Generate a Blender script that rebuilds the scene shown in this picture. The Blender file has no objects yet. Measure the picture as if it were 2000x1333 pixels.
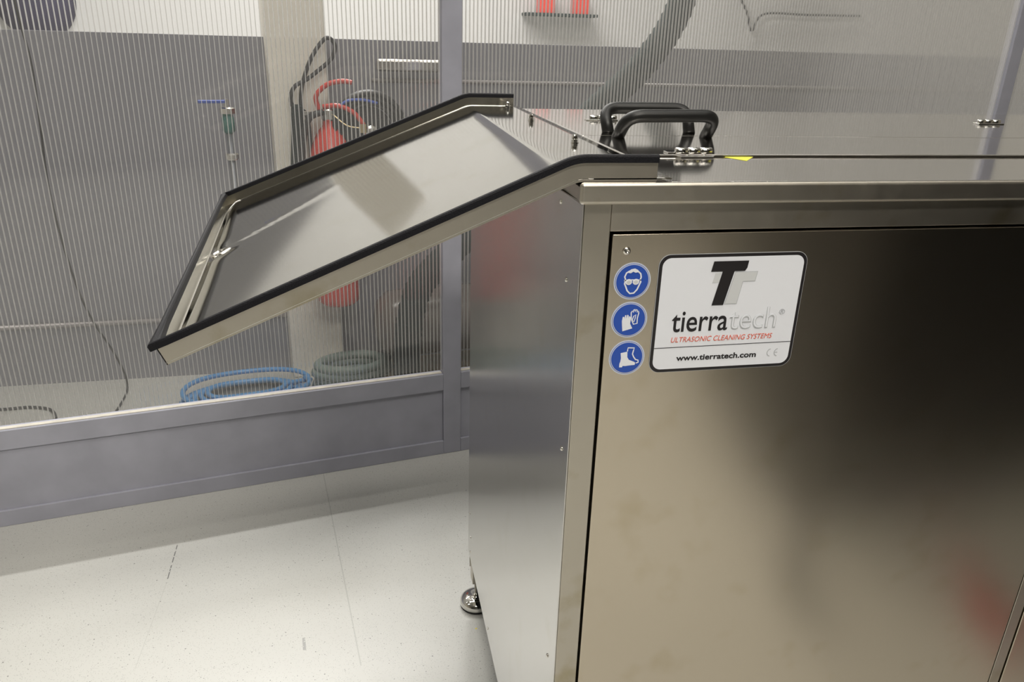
import bpy, bmesh, math, random
from mathutils import Vector, Matrix
random.seed(7)
SC = bpy.context.scene
COL = SC.collection

# ------------------------------------------------------------------ camera
CAM_POS = Vector((-0.25083, -0.857686, 1.53))
F = Vector((0.18587222, 0.91045948, -0.36947944))
R = Vector((0.9815916, -0.18886855, 0.02840063))
U = Vector((0.04392543, 0.3679568, 0.9288048))
cam = bpy.data.cameras.new('camera')
camo = bpy.data.objects.new('camera', cam); COL.objects.link(camo)
cam.sensor_fit = 'HORIZONTAL'; cam.sensor_width = 36.0
cam.lens = 36.0 * 1499.8 / 2000.0
cam.clip_start = 0.02; cam.clip_end = 100
m = Matrix.Identity(4)
for i in range(3):
    m[i][0] = R[i]; m[i][1] = U[i]; m[i][2] = -F[i]; m[i][3] = CAM_POS[i]
camo.matrix_world = m
SC.camera = camo

# ------------------------------------------------------------------ world, colour management
W = bpy.data.worlds.new('world'); SC.world = W; W.use_nodes = True
W.node_tree.nodes['Background'].inputs[0].default_value = (0.80, 0.80, 0.80, 1)
W.node_tree.nodes['Background'].inputs[1].default_value = 0.25
vs = SC.view_settings
vs.view_transform = 'Standard'; vs.look = 'None'; vs.gamma = 1.0; vs.exposure = 0.0
vs.use_curve_mapping = False
try:
    SC.cycles.transparent_max_bounces = 48
    SC.cycles.max_bounces = 10
    SC.cycles.glossy_bounces = 5
    SC.cycles.sample_clamp_indirect = 6
    SC.cycles.caustics_reflective = False
    SC.cycles.caustics_refractive = False
except Exception:
    pass

# the partition's own frame: u along it, o behind it
WD = Vector((0.98375938, 0.17949226, 0)); WN = Vector((-0.17949226, 0.98375938, 0))
W0 = Vector((0, 1.7642122, 0)); PHI = math.atan2(WD.y, WD.x)
def P(u, o, z): return W0 + WD * u + WN * o + Vector((0, 0, z))

# ceiling lamps: (u, o, z, length, width, power, colour)
LAMPS = [
    (-0.3, 3.45, 4.6, 4.5, 0.14, 460, (1.0, .98, .94)),
    (-0.6, 0.30, 4.6, 3.0, 0.12, 60, (1.0, .97, .90)),
    (0.7, 2.45, 4.6, 2.6, 0.12, 45, (1.0, .97, .90)),
    (-0.4, -2.3, 4.6, 2.6, 0.34, 52, (1.0, .95, .86)),
    (2.6, -2.2, 4.6, 2.6, 0.34, 8, (1.0, .95, .86)),
    (-0.6, -4.6, 4.6, 2.6, 0.34, 190, (1.0, .94, .84)),  # added far behind the camera to brighten upright fronts
    (-4.8, -1.0, 4.6, 2.6, 0.34, 28, (1.0, .95, .88)),
    (0.5, -1.55, 4.6, 4.4, 0.40, 22, (1.0, .97, .93)),
    (3.6, 4.8, 4.6, 5.0, 0.16, 120, (1.0, .97, .92)),  # added to brighten the far wall that the countertop mirrors
]

# ------------------------------------------------------------------ helpers
def tag(o, label=None, cat=None, group=None, kind=None):
    if label: o['label'] = label
    if cat: o['category'] = cat
    if group: o['group'] = group
    if kind: o['kind'] = kind
    return o
def empty(name, loc=(0, 0, 0), label=None, cat=None, group=None, kind=None):
    o = bpy.data.objects.new(name, None); o.location = loc; o.empty_display_size = .05
    COL.objects.link(o); return tag(o, label, cat, group, kind)
def obj(name, bm, mat, parent=None, smooth=False, bevel=0, label=None):
    me = bpy.data.meshes.new(name); bmesh.ops.recalc_face_normals(bm, faces=bm.faces)
    bm.to_mesh(me); bm.free()
    if smooth:
        for p in me.polygons: p.use_smooth = True
    mats = mat if isinstance(mat, (list, tuple)) else [mat]
    for q in mats: me.materials.append(q)
    o = bpy.data.objects.new(name, me); COL.objects.link(o)
    if parent is not None:
        o.parent = parent
        loc = Vector((0, 0, 0)); p = parent
        while p is not None: loc += p.location; p = p.parent
        o.location = -loc
    if bevel:
        b = o.modifiers.new('bevel', 'BEVEL'); b.width = bevel; b.segments = 3; b.limit_method = 'ANGLE'
        b.harden_normals = True
        for p in me.polygons: p.use_smooth = True
    if label: o['label'] = label
    return o
def BM(): return bmesh.new()
def box(bm, a, b, mi=0):
    x0, y0, z0 = a; x1, y1, z1 = b
    v = [bm.verts.new(p) for p in ((x0,y0,z0),(x1,y0,z0),(x1,y1,z0),(x0,y1,z0),(x0,y0,z1),(x1,y0,z1),(x1,y1,z1),(x0,y1,z1))]
    for f in ((0,3,2,1),(4,5,6,7),(0,1,5,4),(1,2,6,5),(2,3,7,6),(3,0,4,7)):
        bm.faces.new([v[i] for i in f]).material_index = mi
    return v
def pbox(bm, u0, u1, o0, o1, z0, z1, mi=0):
    v = [bm.verts.new(P(*p)) for p in ((u0,o0,z0),(u1,o0,z0),(u1,o1,z0),(u0,o1,z0),(u0,o0,z1),(u1,o0,z1),(u1,o1,z1),(u0,o1,z1))]
    for f in ((0,3,2,1),(4,5,6,7),(0,1,5,4),(1,2,6,5),(2,3,7,6),(3,0,4,7)):
        bm.faces.new([v[i] for i in f]).material_index = mi
def smooth_path(pts, n=8):
    pts = [Vector(p) for p in pts]; out = []
    for i in range(len(pts) - 1):
        p0 = pts[max(i-1, 0)]; p1 = pts[i]; p2 = pts[i+1]; p3 = pts[min(i+2, len(pts)-1)]
        for k in range(n):
            t = k / n
            out.append(0.5*((2*p1)+(-p0+p2)*t+(2*p0-5*p1+4*p2-p3)*t*t+(-p0+3*p1-3*p2+p3)*t**3))
    out.append(pts[-1]); return out
def fillet(pts, r, n=8):
    pts = [Vector(p) for p in pts]; out = [pts[0]]
    for i in range(1, len(pts)-1):
        a = (pts[i-1]-pts[i]).normalized(); b = (pts[i+1]-pts[i]).normalized()
        p = pts[i]+a*r; q = pts[i]+b*r
        for k in range(n+1):
            t = k/n; out.append(p*(1-t)**2+pts[i]*2*t*(1-t)+q*t*t)
    out.append(pts[-1]); return out
def sweep(bm, path, prof, up=None, closed=False, mi=0):
    """prof: (side, up) pairs swept along the path; up: vector or one per point"""
    n = len(path); rings = []; last = None
    for i, p in enumerate(path):
        a = path[(i-1) % n] if (closed or i > 0) else p
        b = path[(i+1) % n] if (closed or i < n-1) else p
        t = (b-a).normalized()
        if up is None:
            u = last if last is not None else (Vector((0,0,1)) if abs(t.z) < .9 else Vector((1,0,0)))
        else:
            u = Vector(up[i]) if isinstance(up, list) else Vector(up)
        s = t.cross(u).normalized(); u = s.cross(t).normalized(); last = u
        k = 1.0
        if up is not None and 0 < i < n-1 or closed:
            d = (p-a).normalized()
            k = 1/max(.5, s.cross(Vector(u)).normalized().dot(d)) if abs(d.dot(t)) < .999 else 1.0
            k = abs(k)
        rings.append([bm.verts.new(p+s*x*k+u*y) for x, y in prof])
    m_ = len(prof)
    for i in range(n if closed else n-1):
        A = rings[i]; B = rings[(i+1) % n]
        for j in range(m_):
            bm.faces.new((A[j], A[(j+1) % m_], B[(j+1) % m_], B[j])).material_index = mi
    if not closed:
        bm.faces.new(rings[0]).material_index = mi; bm.faces.new(rings[-1]).material_index = mi
def circ(r, n=14): return [(r*math.cos(2*math.pi*k/n), r*math.sin(2*math.pi*k/n)) for k in range(n)]
def tube(bm, path, r, n=14, closed=False, mi=0): sweep(bm, [Vector(p) for p in path], circ(r, n), None, closed, mi)
def lathe(bm, c, prof, axis=(0,0,1), n=32, mi=0):
    ax = Vector(axis).normalized(); q = ax.to_track_quat('Z', 'Y').to_matrix(); c = Vector(c); rings = []
    for r, h in prof:
        if r < 1e-6: rings.append([bm.verts.new(c+ax*h)])
        else: rings.append([bm.verts.new(c+q @ Vector((r*math.cos(2*math.pi*k/n), r*math.sin(2*math.pi*k/n), h))) for k in range(n)])
    for A, B in zip(rings, rings[1:]):
        for k in range(n):
            a, b = A[k % len(A)], A[(k+1) % len(A)]; c_, d = B[(k+1) % len(B)], B[k % len(B)]
            vs_ = []
            for v in (a, b, c_, d):
                if v not in vs_: vs_.append(v)
            if len(vs_) > 2: bm.faces.new(vs_).material_index = mi
    for rg in (rings[0], rings[-1]):
        if len(rg) > 2: bm.faces.new(rg).material_index = mi

# ------------------------------------------------------------------ materials
def mat(name):
    m_ = bpy.data.materials.new(name); m_.use_nodes = True
    nt = m_.node_tree; return m_, nt, nt.nodes['Principled BSDF']
def simple(name, col, rough=.5, metal=0, spec=.5, noise=0, scale=20, bump=0):
    m_, nt, b = mat(name)
    b.inputs['Base Color'].default_value = (*col, 1); b.inputs['Roughness'].default_value = rough
    b.inputs['Metallic'].default_value = metal; b.inputs['Specular IOR Level'].default_value = spec
    if noise or bump:
        tc = nt.nodes.new('ShaderNodeTexCoord'); nz = nt.nodes.new('ShaderNodeTexNoise')
        nz.inputs['Scale'].default_value = scale; nz.inputs['Detail'].default_value = 4
        nt.links.new(tc.outputs['Object'], nz.inputs['Vector'])
        if noise:
            mr = nt.nodes.new('ShaderNodeMapRange'); mr.inputs[1].default_value = .3; mr.inputs[2].default_value = .7
            mr.inputs[3].default_value = 1-noise; mr.inputs[4].default_value = 1+noise*.5
            mx = nt.nodes.new('ShaderNodeVectorMath'); mx.operation = 'SCALE'; mx.inputs[0].default_value = col
            nt.links.new(nz.outputs['Fac'], mr.inputs[0]); nt.links.new(mr.outputs[0], mx.inputs['Scale'])
            nt.links.new(mx.outputs[0], b.inputs['Base Color'])
        if bump:
            bp = nt.nodes.new('ShaderNodeBump'); bp.inputs['Strength'].default_value = bump; bp.inputs['Distance'].default_value = .002
            nt.links.new(nz.outputs['Fac'], bp.inputs['Height']); nt.links.new(bp.outputs[0], b.inputs['Normal'])
    return m_
def steel(name, col, rough, aniso, tangent, wave=0.0, stain=.06, rvar=.06, grain=(2, 300, 300)):
    """brushed stainless: reflections smear along 'tangent'; faint handling stains"""
    m_, nt, b = mat(name); N = nt.nodes.new; L = nt.links.new
    b.inputs['Metallic'].default_value = 1
    b.inputs['Anisotropic'].default_value = aniso
    cx = N('ShaderNodeCombineXYZ')
    for i in range(3): cx.inputs[i].default_value = tangent[i]
    if aniso: L(cx.outputs[0], b.inputs['Tangent'])
    tc = N('ShaderNodeTexCoord')
    nz = N('ShaderNodeTexNoise'); nz.inputs['Scale'].default_value = 14; nz.inputs['Detail'].default_value = 5
    L(tc.outputs['Object'], nz.inputs['Vector'])
    mr = N('ShaderNodeMapRange'); mr.inputs[1].default_value = .56; mr.inputs[2].default_value = .80
    mr.inputs[3].default_value = 0; mr.inputs[4].default_value = 1
    L(nz.outputs['Fac'], mr.inputs[0])
    mx = N('ShaderNodeMix'); mx.data_type = 'RGBA'
    mx.inputs[6].default_value = (*col, 1); mx.inputs[7].default_value = (col[0]*(1-stain*2.2), col[1]*(1-stain*2.6), col[2]*(1-stain*4), 1)
    L(mr.outputs[0], mx.inputs[0]); L(mx.outputs[2], b.inputs['Base Color'])
    mp = N('ShaderNodeMapping'); mp.inputs['Scale'].default_value = grain; L(tc.outputs['Object'], mp.inputs[0])
    n2 = N('ShaderNodeTexNoise'); n2.inputs['Scale'].default_value = 1; n2.inputs['Detail'].default_value = 2
    L(mp.outputs[0], n2.inputs['Vector'])
    m2 = N('ShaderNodeMapRange'); m2.inputs[3].default_value = rough-rvar; m2.inputs[4].default_value = rough+rvar
    L(n2.outputs['Fac'], m2.inputs[0]); L(m2.outputs[0], b.inputs['Roughness'])
    if wave:
        n3 = N('ShaderNodeTexNoise'); n3.inputs['Scale'].default_value = 3.0; n3.inputs['Detail'].default_value = 1
        L(tc.outputs['Object'], n3.inputs['Vector'])
        bp = N('ShaderNodeBump'); bp.inputs['Strength'].default_value = 1; bp.inputs['Distance'].default_value = wave
        L(n3.outputs['Fac'], bp.inputs['Height']); L(bp.outputs[0], b.inputs['Normal'])
    return m_
ST = (.62, .585, .53)
M = {}
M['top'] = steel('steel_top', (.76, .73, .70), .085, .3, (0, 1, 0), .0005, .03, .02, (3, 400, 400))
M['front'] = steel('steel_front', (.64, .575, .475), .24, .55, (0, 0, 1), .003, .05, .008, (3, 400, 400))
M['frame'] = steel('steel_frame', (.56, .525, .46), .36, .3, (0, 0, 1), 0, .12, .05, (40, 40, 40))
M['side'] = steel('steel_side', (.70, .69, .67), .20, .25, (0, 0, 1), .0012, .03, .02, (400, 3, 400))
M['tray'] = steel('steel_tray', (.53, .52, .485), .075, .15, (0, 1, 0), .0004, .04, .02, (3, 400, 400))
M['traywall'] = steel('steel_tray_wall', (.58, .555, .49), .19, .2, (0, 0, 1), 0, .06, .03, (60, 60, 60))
M['chrome'] = simple('polished_chrome', (.82, .81, .78), .06, 1)
M['fastener'] = simple('bright_fastener', (.80, .78, .73), .16, 1)
M['gap'] = simple('shaded_interior', (.012, .011, .012), .8)  # near-black stands for the shade inside the machine and drain
M['rubber'] = simple('black_rubber_edging', (.006, .006, .009), .6, 0, .25, bump=.5, scale=500)
M['handle'] = simple('black_handle', (.007, .007, .007), .40, 0, .4, bump=.05, scale=900)
M['paint'] = simple('grey_frame_paint', (.40, .405, .475), .45, 0, .4, noise=.10, scale=9, bump=.15)
M['caulk'] = simple('cream_filler', (.60, .57, .50), .8, noise=.15, scale=40)
M['hallwall'] = simple('white_hall_wall', (.46, .455, .445), .8)
M['barrier'] = simple('grey_barrier_paint', (.25, .25, .28), .35, 0, .5, noise=.06, scale=2)
M['pillar'] = simple('cream_pillar_paint', (.86, .82, .73), .6)
M['darkwall'] = simple('dark_room_wall', (.09, .085, .075), .8)
M['ceil'] = simple('ceiling_paint', (.42, .41, .38), .9)
M['roomwall'] = simple('beige_room_wall', (.42, .39, .33), .85)
M['red'] = simple('red_enamel', (.60, .05, .035), .25)
M['black'] = simple('black_rubber', (.015, .015, .017), .5)
M['darkhose'] = simple('dark_green_hose', (.022, .032, .032), .85, 0, .15, bump=.4, scale=60)
M['greenhose'] = simple('grey_green_hose', (.20, .26, .24), .5)
M['blue'] = simple('blue_hose', (.09, .30, .62), .3)
M['bluelever'] = simple('blue_lever', (.04, .09, .42), .4)
M['greenvalve'] = simple('green_valve_body', (.03, .16, .14), .5)
M['brass'] = simple('brass', (.6, .5, .3), .3, 1)
M['yellow'] = simple('yellow_label', (.72, .70, .04), .5)
M['purple'] = simple('dark_purple_plastic', (.012, .009, .035), .7)
M['tan'] = simple('tan_board', (.42, .33, .22), .7)
M['brown'] = simple('dark_brown_tank', (.13, .11, .10), .22)
M['darkstandin'] = simple('stand_in_dark_paint', (.018, .016, .014), .55)  # near-black for the unseen stand-ins that the steel mirrors
M['white'] = simple('label_white', (.84, .865, .93), .3)
M['labelblack'] = simple('label_black', (.018, .016, .018), .35)
M['labelgrey'] = simple('label_grey', (.50, .52, .55), .35)
M['labelpale'] = simple('label_pale_grey', (.66, .68, .70), .35)
M['labelred'] = simple('label_red', (.72, .12, .06), .4)
M['signblue'] = simple('sign_blue', (.022, .085, .46), .35)
M['signring'] = simple('sign_pale_ring', (.62, .66, .76), .35)
M['housing'] = simple('lamp_housing', (.6, .6, .6), .5)

def floor_material():
    m_, nt, b = mat('painted_concrete_floor'); N = nt.nodes.new; L = nt.links.new
    tc = N('ShaderNodeTexCoord')
    nz = N('ShaderNodeTexNoise'); nz.inputs['Scale'].default_value = 2.2; nz.inputs['Detail'].default_value = 6
    L(tc.outputs['Object'], nz.inputs['Vector'])
    mx = N('ShaderNodeMix'); mx.data_type = 'RGBA'
    mx.inputs[6].default_value = (.51, .51, .485, 1); mx.inputs[7].default_value = (.58, .58, .55, 1)
    L(nz.outputs['Fac'], mx.inputs[0]); cur = mx.outputs[2]
    def mixto(cur, fac, col):
        q = N('ShaderNodeMix'); q.data_type = 'RGBA'; q.inputs[7].default_value = (*col, 1)
        L(cur, q.inputs[6]); L(fac, q.inputs[0]); return q.outputs[2]
    def mth(op, a, b_=None, c=None):
        q = N('ShaderNodeMath'); q.operation = op
        for i, x in enumerate((a, b_, c)):
            if x is None: continue
            if isinstance(x, (int, float)): q.inputs[i].default_value = x
            else: L(x, q.inputs[i])
        return q.outputs[0]
    # fine grit and darker specks
    for sc, thr, seed, col, gate in ((300, .22, 0, (.20, .20, .19), .45), (95, .12, 3, (.07, .07, .07), .55), (36, .065, 9, (.05, .05, .05), .60)):
        mp = N('ShaderNodeMapping'); mp.inputs['Location'].default_value = (seed*1.37, seed*.71, 0); L(tc.outputs['Object'], mp.inputs[0])
        v = N('ShaderNodeTexVoronoi'); v.inputs['Scale'].default_value = sc; L(mp.outputs[0], v.inputs['Vector'])
        d = mth('LESS_THAN', v.outputs['Distance'], thr)
        sep = N('ShaderNodeSeparateColor'); L(v.outputs['Color'], sep.inputs[0])
        g = mth('GREATER_THAN', sep.outputs[0], gate)
        cur = mixto(cur, mth('MULTIPLY', mth('MULTIPLY', d, g), .75), col)
    # short hairline scratches
    mp = N('ShaderNodeMapping'); mp.inputs['Scale'].default_value = (40, 160, 1); mp.inputs['Rotation'].default_value = (0, 0, .7); L(tc.outputs['Object'], mp.inputs[0])
    n2 = N('ShaderNodeTexNoise'); n2.inputs['Scale'].default_value = 1.0; n2.inputs['Detail'].default_value = 3; L(mp.outputs[0], n2.inputs['Vector'])
    cur = mixto(cur, mth('MULTIPLY', mth('GREATER_THAN', n2.outputs['Fac'], .70), .18), (.25, .25, .23))
    sx = N('ShaderNodeSeparateXYZ'); L(tc.outputs['Object'], sx.inputs[0]); X, Y = sx.outputs[0], sx.outputs[1]
    def seg(cur, p, q, w, col, amt, broken=0):
        p = Vector(p); q = Vector(q); d = (q-p); Ln = d.length; d.normalize()
        dx = mth('SUBTRACT', X, p[0]); dy = mth('SUBTRACT', Y, p[1])
        al = mth('ADD', mth('MULTIPLY', dx, d[0]), mth('MULTIPLY', dy, d[1]))
        pe = mth('ABSOLUTE', mth('SUBTRACT', mth('MULTIPLY', dx, d[1]), mth('MULTIPLY', dy, d[0])))
        f = mth('MULTIPLY', mth('LESS_THAN', pe, w), mth('MULTIPLY', mth('GREATER_THAN', al, 0.0), mth('LESS_THAN', al, Ln)))
        if broken:
            n4 = N('ShaderNodeTexNoise'); n4.inputs['Scale'].default_value = broken; L(tc.outputs['Object'], n4.inputs['Vector'])
            f = mth('MULTIPLY', f, mth('GREATER_THAN', n4.outputs['Fac'], .44))
        return mixto(cur, mth('MULTIPLY', f, amt), col)
    for s in FLOOR_MARKS: cur = seg(cur, *s)
    L(cur, b.inputs['Base Color'])
    mr = N('ShaderNodeMapRange'); mr.inputs[3].default_value = .22; mr.inputs[4].default_value = .42
    L(nz.outputs['Fac'], mr.inputs[0]); L(mr.outputs[0], b.inputs['Roughness'])
    b.inputs['Specular IOR Level'].default_value = .45
    return m_
FLOOR_MARKS = []
FLOOR_MARKS += [((-0.4297, 1.6867), (-0.302, 0.72), .0018, (.30, .31, .29), .45),
                ((-0.868, 1.322), (-0.862, 1.135), .0016, (.07, .07, .07), .85, 60),
                ((-0.862, 1.135), (-0.868, 0.80), .0010, (.35, .35, .33), .35),
                ((-0.453, 0.845), (-0.448, 0.795), .004, (.16, .16, .16), .6, 120),
                ((0.0095, 0.805), (0.0150, 0.806), .0022, (.75, .62, .05), 1.0)]
M['floor'] = floor_material()

def poly_skin(name, haze, tint, gloss_rough=.04):
    """one clear skin of the twin-wall sheet: mostly see-through, fresnel gloss, a little haze"""
    m_ = bpy.data.materials.new(name); m_.use_nodes = True; nt = m_.node_tree; nt.nodes.clear(); N = nt.nodes.new; L = nt.links.new
    out = N('ShaderNodeOutputMaterial'); tr = N('ShaderNodeBsdfTransparent'); tr.inputs[0].default_value = (*tint, 1)
    df = N('ShaderNodeBsdfDiffuse'); df.inputs[0].default_value = (.75, .74, .72, 1)
    tl = N('ShaderNodeBsdfTranslucent'); tl.inputs[0].default_value = (.75, .74, .72, 1)
    a = N('ShaderNodeMixShader'); a.inputs[0].default_value = .5; L(df.outputs[0], a.inputs[1]); L(tl.outputs[0], a.inputs[2])
    h = N('ShaderNodeMixShader'); h.inputs[0].default_value = haze; L(tr.outputs[0], h.inputs[1]); L(a.outputs[0], h.inputs[2])
    g = N('ShaderNodeBsdfGlossy'); g.inputs['Roughness'].default_value = gloss_rough; g.inputs[0].default_value = (1, 1, 1, 1)
    lw = N('ShaderNodeLayerWeight'); lw.inputs[0].default_value = .5
    pw = N('ShaderNodeMath'); pw.operation = 'POWER'; pw.inputs[1].default_value = 5; L(lw.outputs['Facing'], pw.inputs[0])
    fr = N('ShaderNodeMath'); fr.operation = 'MULTIPLY_ADD'; fr.inputs[1].default_value = .94; fr.inputs[2].default_value = .04; L(pw.outputs[0], fr.inputs[0])
    s = N('ShaderNodeMixShader'); L(fr.outputs[0], s.inputs[0]); L(h.outputs[0], s.inputs[1]); L(g.outputs[0], s.inputs[2])
    L(s.outputs[0], out.inputs[0]); return m_
M['skin'] = poly_skin('clear_sheet_skin', .045, (.97, .97, .97))
M['rib'] = poly_skin('clear_sheet_rib', .42, (.97, .97, .96), .10)

# ------------------------------------------------------------------ setting
def struct(name, bm, m_, **k):
    o = obj(name, bm, m_, None, **k); o['kind'] = 'structure'; return o
bm = BM(); box(bm, (-7, -7, -.1), (8, 8, 0)); struct('floor', bm, M['floor'])
bm = BM(); box(bm, (-7, -7, 4.8), (8, 8, 4.9)); struct('ceiling', bm, M['ceil'])
bm = BM(); box(bm, (-7.1, -7, 0), (-7, 8, 4.8)); struct('wall_left', bm, M['roomwall'])
bm = BM(); box(bm, (8, -7, 0), (8.1, 8, 4.8)); struct('wall_right', bm, M['roomwall'])
bm = BM(); box(bm, (-7.1, -7.1, 0), (8.1, -7, 4.8)); struct('wall_front', bm, M['darkwall'])
bm = BM(); box(bm, (-7.1, 8, 0), (8.1, 8.1, 4.8)); struct('wall_far', bm, M['hallwall'])
# low grey barrier a metre behind the partition
bm = BM()
a = Vector((-5.0, 2.542)); b = Vector((6.5, 2.9)); nrm = Vector((-.0311, .9995))
for z0, z1, t in ((0, 1.497, .05),):
    q = [a, b, b+nrm*t, a+nrm*t]
    v = [bm.verts.new((p.x, p.y, z)) for z in (z0, z1) for p in q]
    for f in ((0,1,5,4),(1,2,6,5),(2,3,7,6),(3,0,4,7),(4,5,6,7),(3,2,1,0)): bm.faces.new([v[i] for i in f])
wb = struct('wall_back', bm, M['barrier'])
bm = BM(); pbox(bm, -.44, -.205, .90, 1.10, 0, 1.78); struct('wall_pillar', bm, M['pillar'], bevel=.006)

# the partition: painted steel frame
part = empty('wall_partition', P(0, 0, 0), 'grey painted steel frame partition glazed with ribbed clear sheets behind the machine', 'partition', None, 'structure')
posts = [(-2.5404, -2.4716), (.0276, .0964), (2.5956, 2.6648)]
for u0, u1 in posts:
    bm = BM(); pbox(bm, u0, u1, 0, .045, 0, 2.75); obj('post', bm, M['paint'], part, bevel=.003)
bays = [(-4.9, -2.5404), (-2.4716, .0276), (.0964, 2.5956), (2.6648, 5.2)]
for u0, u1 in bays:
    bm = BM(); pbox(bm, u0, u1, .001, .045, .2741, .3406); obj('rail', bm, M['paint'], part, bevel=.002)
    bm = BM(); pbox(bm, u0, u1, .001, .045, 0, .0573); obj('rail', bm, M['paint'], part, bevel=.002)
    bm = BM(); pbox(bm, u0, u1, .001, .045, 2.68, 2.75); obj('rail', bm, M['paint'], part, bevel=.002)
    bm = BM(); pbox(bm, u0+.0015, u1-.0015, .010, .030, .0573, .2741); obj('infill_board', bm, M['paint'], part)
    bm = BM(); pbox(bm, u0+.002, u1-.002, .012, .030, .3406, .3425); obj('filler_bead', bm, M['caulk'], part)
# twin-wall sheets: two skins and the ribs between them
PITCH = .0133
for k, (u0, u1) in enumerate(bays):
    a0, a1 = u0+.004, u1-.004; z0, z1 = .3545, 2.68
    wn = empty('window_%d' % (k+1), P((a0+a1)/2, .02, z0), 'clear ribbed twin-wall plastic sheet in the grey frame', 'window', None, 'structure')
    bm = BM()
    for o in (.014, .024):
        bm.faces.new([bm.verts.new(P(*p)) for p in ((a0,o,z0),(a1,o,z0),(a1,o,z1),(a0,o,z1))])
    obj('sheet', bm, M['skin'], wn)
    bm = BM(); n = int((a1-a0)/PITCH)
    for i in range(n+1):
        u = a0+i*(a1-a0)/n
        u += random.uniform(-.0004, .0004); w = .0011 if 0 < i < n else .002
        pbox(bm, u-w, u+w, .0143, .0237, z0, z1)
    obj('sheet_ribs', bm, M['rib'], wn)

# ------------------------------------------------------------------ ceiling lamps
for i, (u, o, z, ln, wd, pw, col) in enumerate(LAMPS):
    c = P(u, o, z)
    where = ['above the hall behind the grey barrier', 'just behind the partition, over its left bay', 'behind the partition, over its right bay', 'above the floor left of the machine',
             'above the right end of the machine', 'behind the photographer, added to light the machine front', 'near the left wall of the room', 'right over the machine top', 'deepest in the hall, added to brighten the white wall'][i]
    e = empty('ceiling_lamp', c, 'long strip lamp under the ceiling ' + where, 'lamp', 'strip lamps under the ceiling')
    bm = BM(); q = []
    for zz in (.02, .08):
        for su, so in ((-1,-1),(1,-1),(1,1),(-1,1)):
            q.append(bm.verts.new(c+WD*su*(ln/2+.03)+WN*so*(wd/2+.03)+Vector((0,0,zz))))
    for f in ((0,3,2,1),(4,5,6,7),(0,1,5,4),(1,2,6,5),(2,3,7,6),(3,0,4,7)): bm.faces.new([q[j] for j in f])
    obj('housing', bm, M['housing'], e)
    for s_ in (-1, 1):
        bm = BM(); tube(bm, [c+WD*(s_*ln/3)+Vector((0,0,.08)), c+WD*(s_*ln/3)+Vector((0,0,.2))], .006, 8); obj('hanger', bm, M['housing'], e)
    L_ = bpy.data.lights.new('strip_light', 'AREA'); L_.shape = 'RECTANGLE'; L_.size = ln; L_.size_y = wd; L_.energy = pw; L_.color = col
    lo = bpy.data.objects.new('strip_light', L_); lo.location = c; lo.rotation_euler = (0, 0, PHI); COL.objects.link(lo)

# ------------------------------------------------------------------ the cleaning machine
ZT = 1.3745; ZS = 1.3477; XL = .0082; YF = .0134; YB = .9457; ZP = .16; XR = 2.40; WB = .954
mach = empty('cleaning_machine', (1.2, .48, 0), 'large stainless steel ultrasonic cleaning machine with sloped drain tray on its left end', 'machine')
# counter slab, with the lid opening cut out
LX0, LX1, LY0, LY1, LYM = .1203, 2.20, .2069, .6792, .4207
bm = BM()
box(bm, (0, 0, ZS), (XR, LY0-.0025, ZT)); box(bm, (0, LY1+.0025, ZS), (XR, WB, ZT))
box(bm, (0, LY0-.0025, ZS), (LX0-.0025, LY1+.0025, ZT)); box(bm, (LX1+.0025, LY0-.0025, ZS), (XR, LY1+.0025, ZT))
bmesh.ops.remove_doubles(bm, verts=bm.verts, dist=1e-6)
cull = [f for f in bm.faces if abs(f.normal.z) < .5 and len([g for g in bm.faces if g is not f and (g.calc_center_median()-f.calc_center_median()).length < 1e-6])]
bmesh.ops.delete(bm, geom=cull, context='FACES_ONLY')
top = obj('countertop', bm, [M['top'], M['frame']], mach, bevel=.0055)
for p in top.data.polygons:
    if abs(p.normal.z) < .5: p.material_index = 1
bm = BM(); box(bm, (XL+.004, YF+.02, ZS-.02), (XR-.02, YB-.01, ZS-.001)); obj('interior_shade_deck', bm, M['gap'], mach)  # black slab puts the shade under the countertop into colour
# front frame
DZ0, DZ1 = .215, 1.3099
doors = [(.0475, .8190), (.8460, 1.6060), (1.6330, 2.352)]
bm = BM(); FB = YF+.03
def fr(x0, x1, z0, z1): box(bm, (x0, YF, z0), (x1, FB, z1))
fr(XL+.0018, .0440, ZP, ZS); fr(.0440, XR-.008, 1.3132, ZS); fr(.0440, XR-.008, ZP, .2120)
fr(.8222, .8430, .2120, 1.3132); fr(1.6092, 1.6298, .2120, 1.3132); fr(2.3555, XR-.008, .2120, 1.3132)
obj('front_frame', bm, M['frame'], mach, bevel=.0012)
bm = BM(); box(bm, (.03, FB-.004, ZP+.01), (XR-.02, YB-.01, ZS-.022)); obj('interior_shade_block', bm, M['gap'], mach)  # black block puts the shade behind the door gaps into colour
# side, back and right panels
bm = BM(); box(bm, (XL, YF+.0004, ZP), (XL+.0016, YB, ZS)); sp = obj('side_panel', bm, M['side'], mach, bevel=.0008)
bm = BM(); box(bm, (XL+.004, YB-.004, ZP-.055), (XR-.008, YB, ZS)); obj('back_panel', bm, M['side'], mach)
bm = BM(); box(bm, (XR-.0115, YF+.031, ZP), (XR-.008, YB-.005, ZS)); obj('right_panel', bm, M['side'], mach)
for y, z in SIDE_RIVETS if 'SIDE_RIVETS' in globals() else [(.118, 1.329), (.070, 1.2365), (.044, 1.00), (.900, .235), (.903, .185), (.60, .185), (.055, .62), (.92, .30)]:
    bm = BM(); lathe(bm, (XL+.0002, y, z), [(.0036, 0), (.0032, .0012), (.0018, .0021), (0, .0024)], (-1, 0, 0), 14); obj('rivet', bm, M['fastener'], sp, smooth=True)
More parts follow.
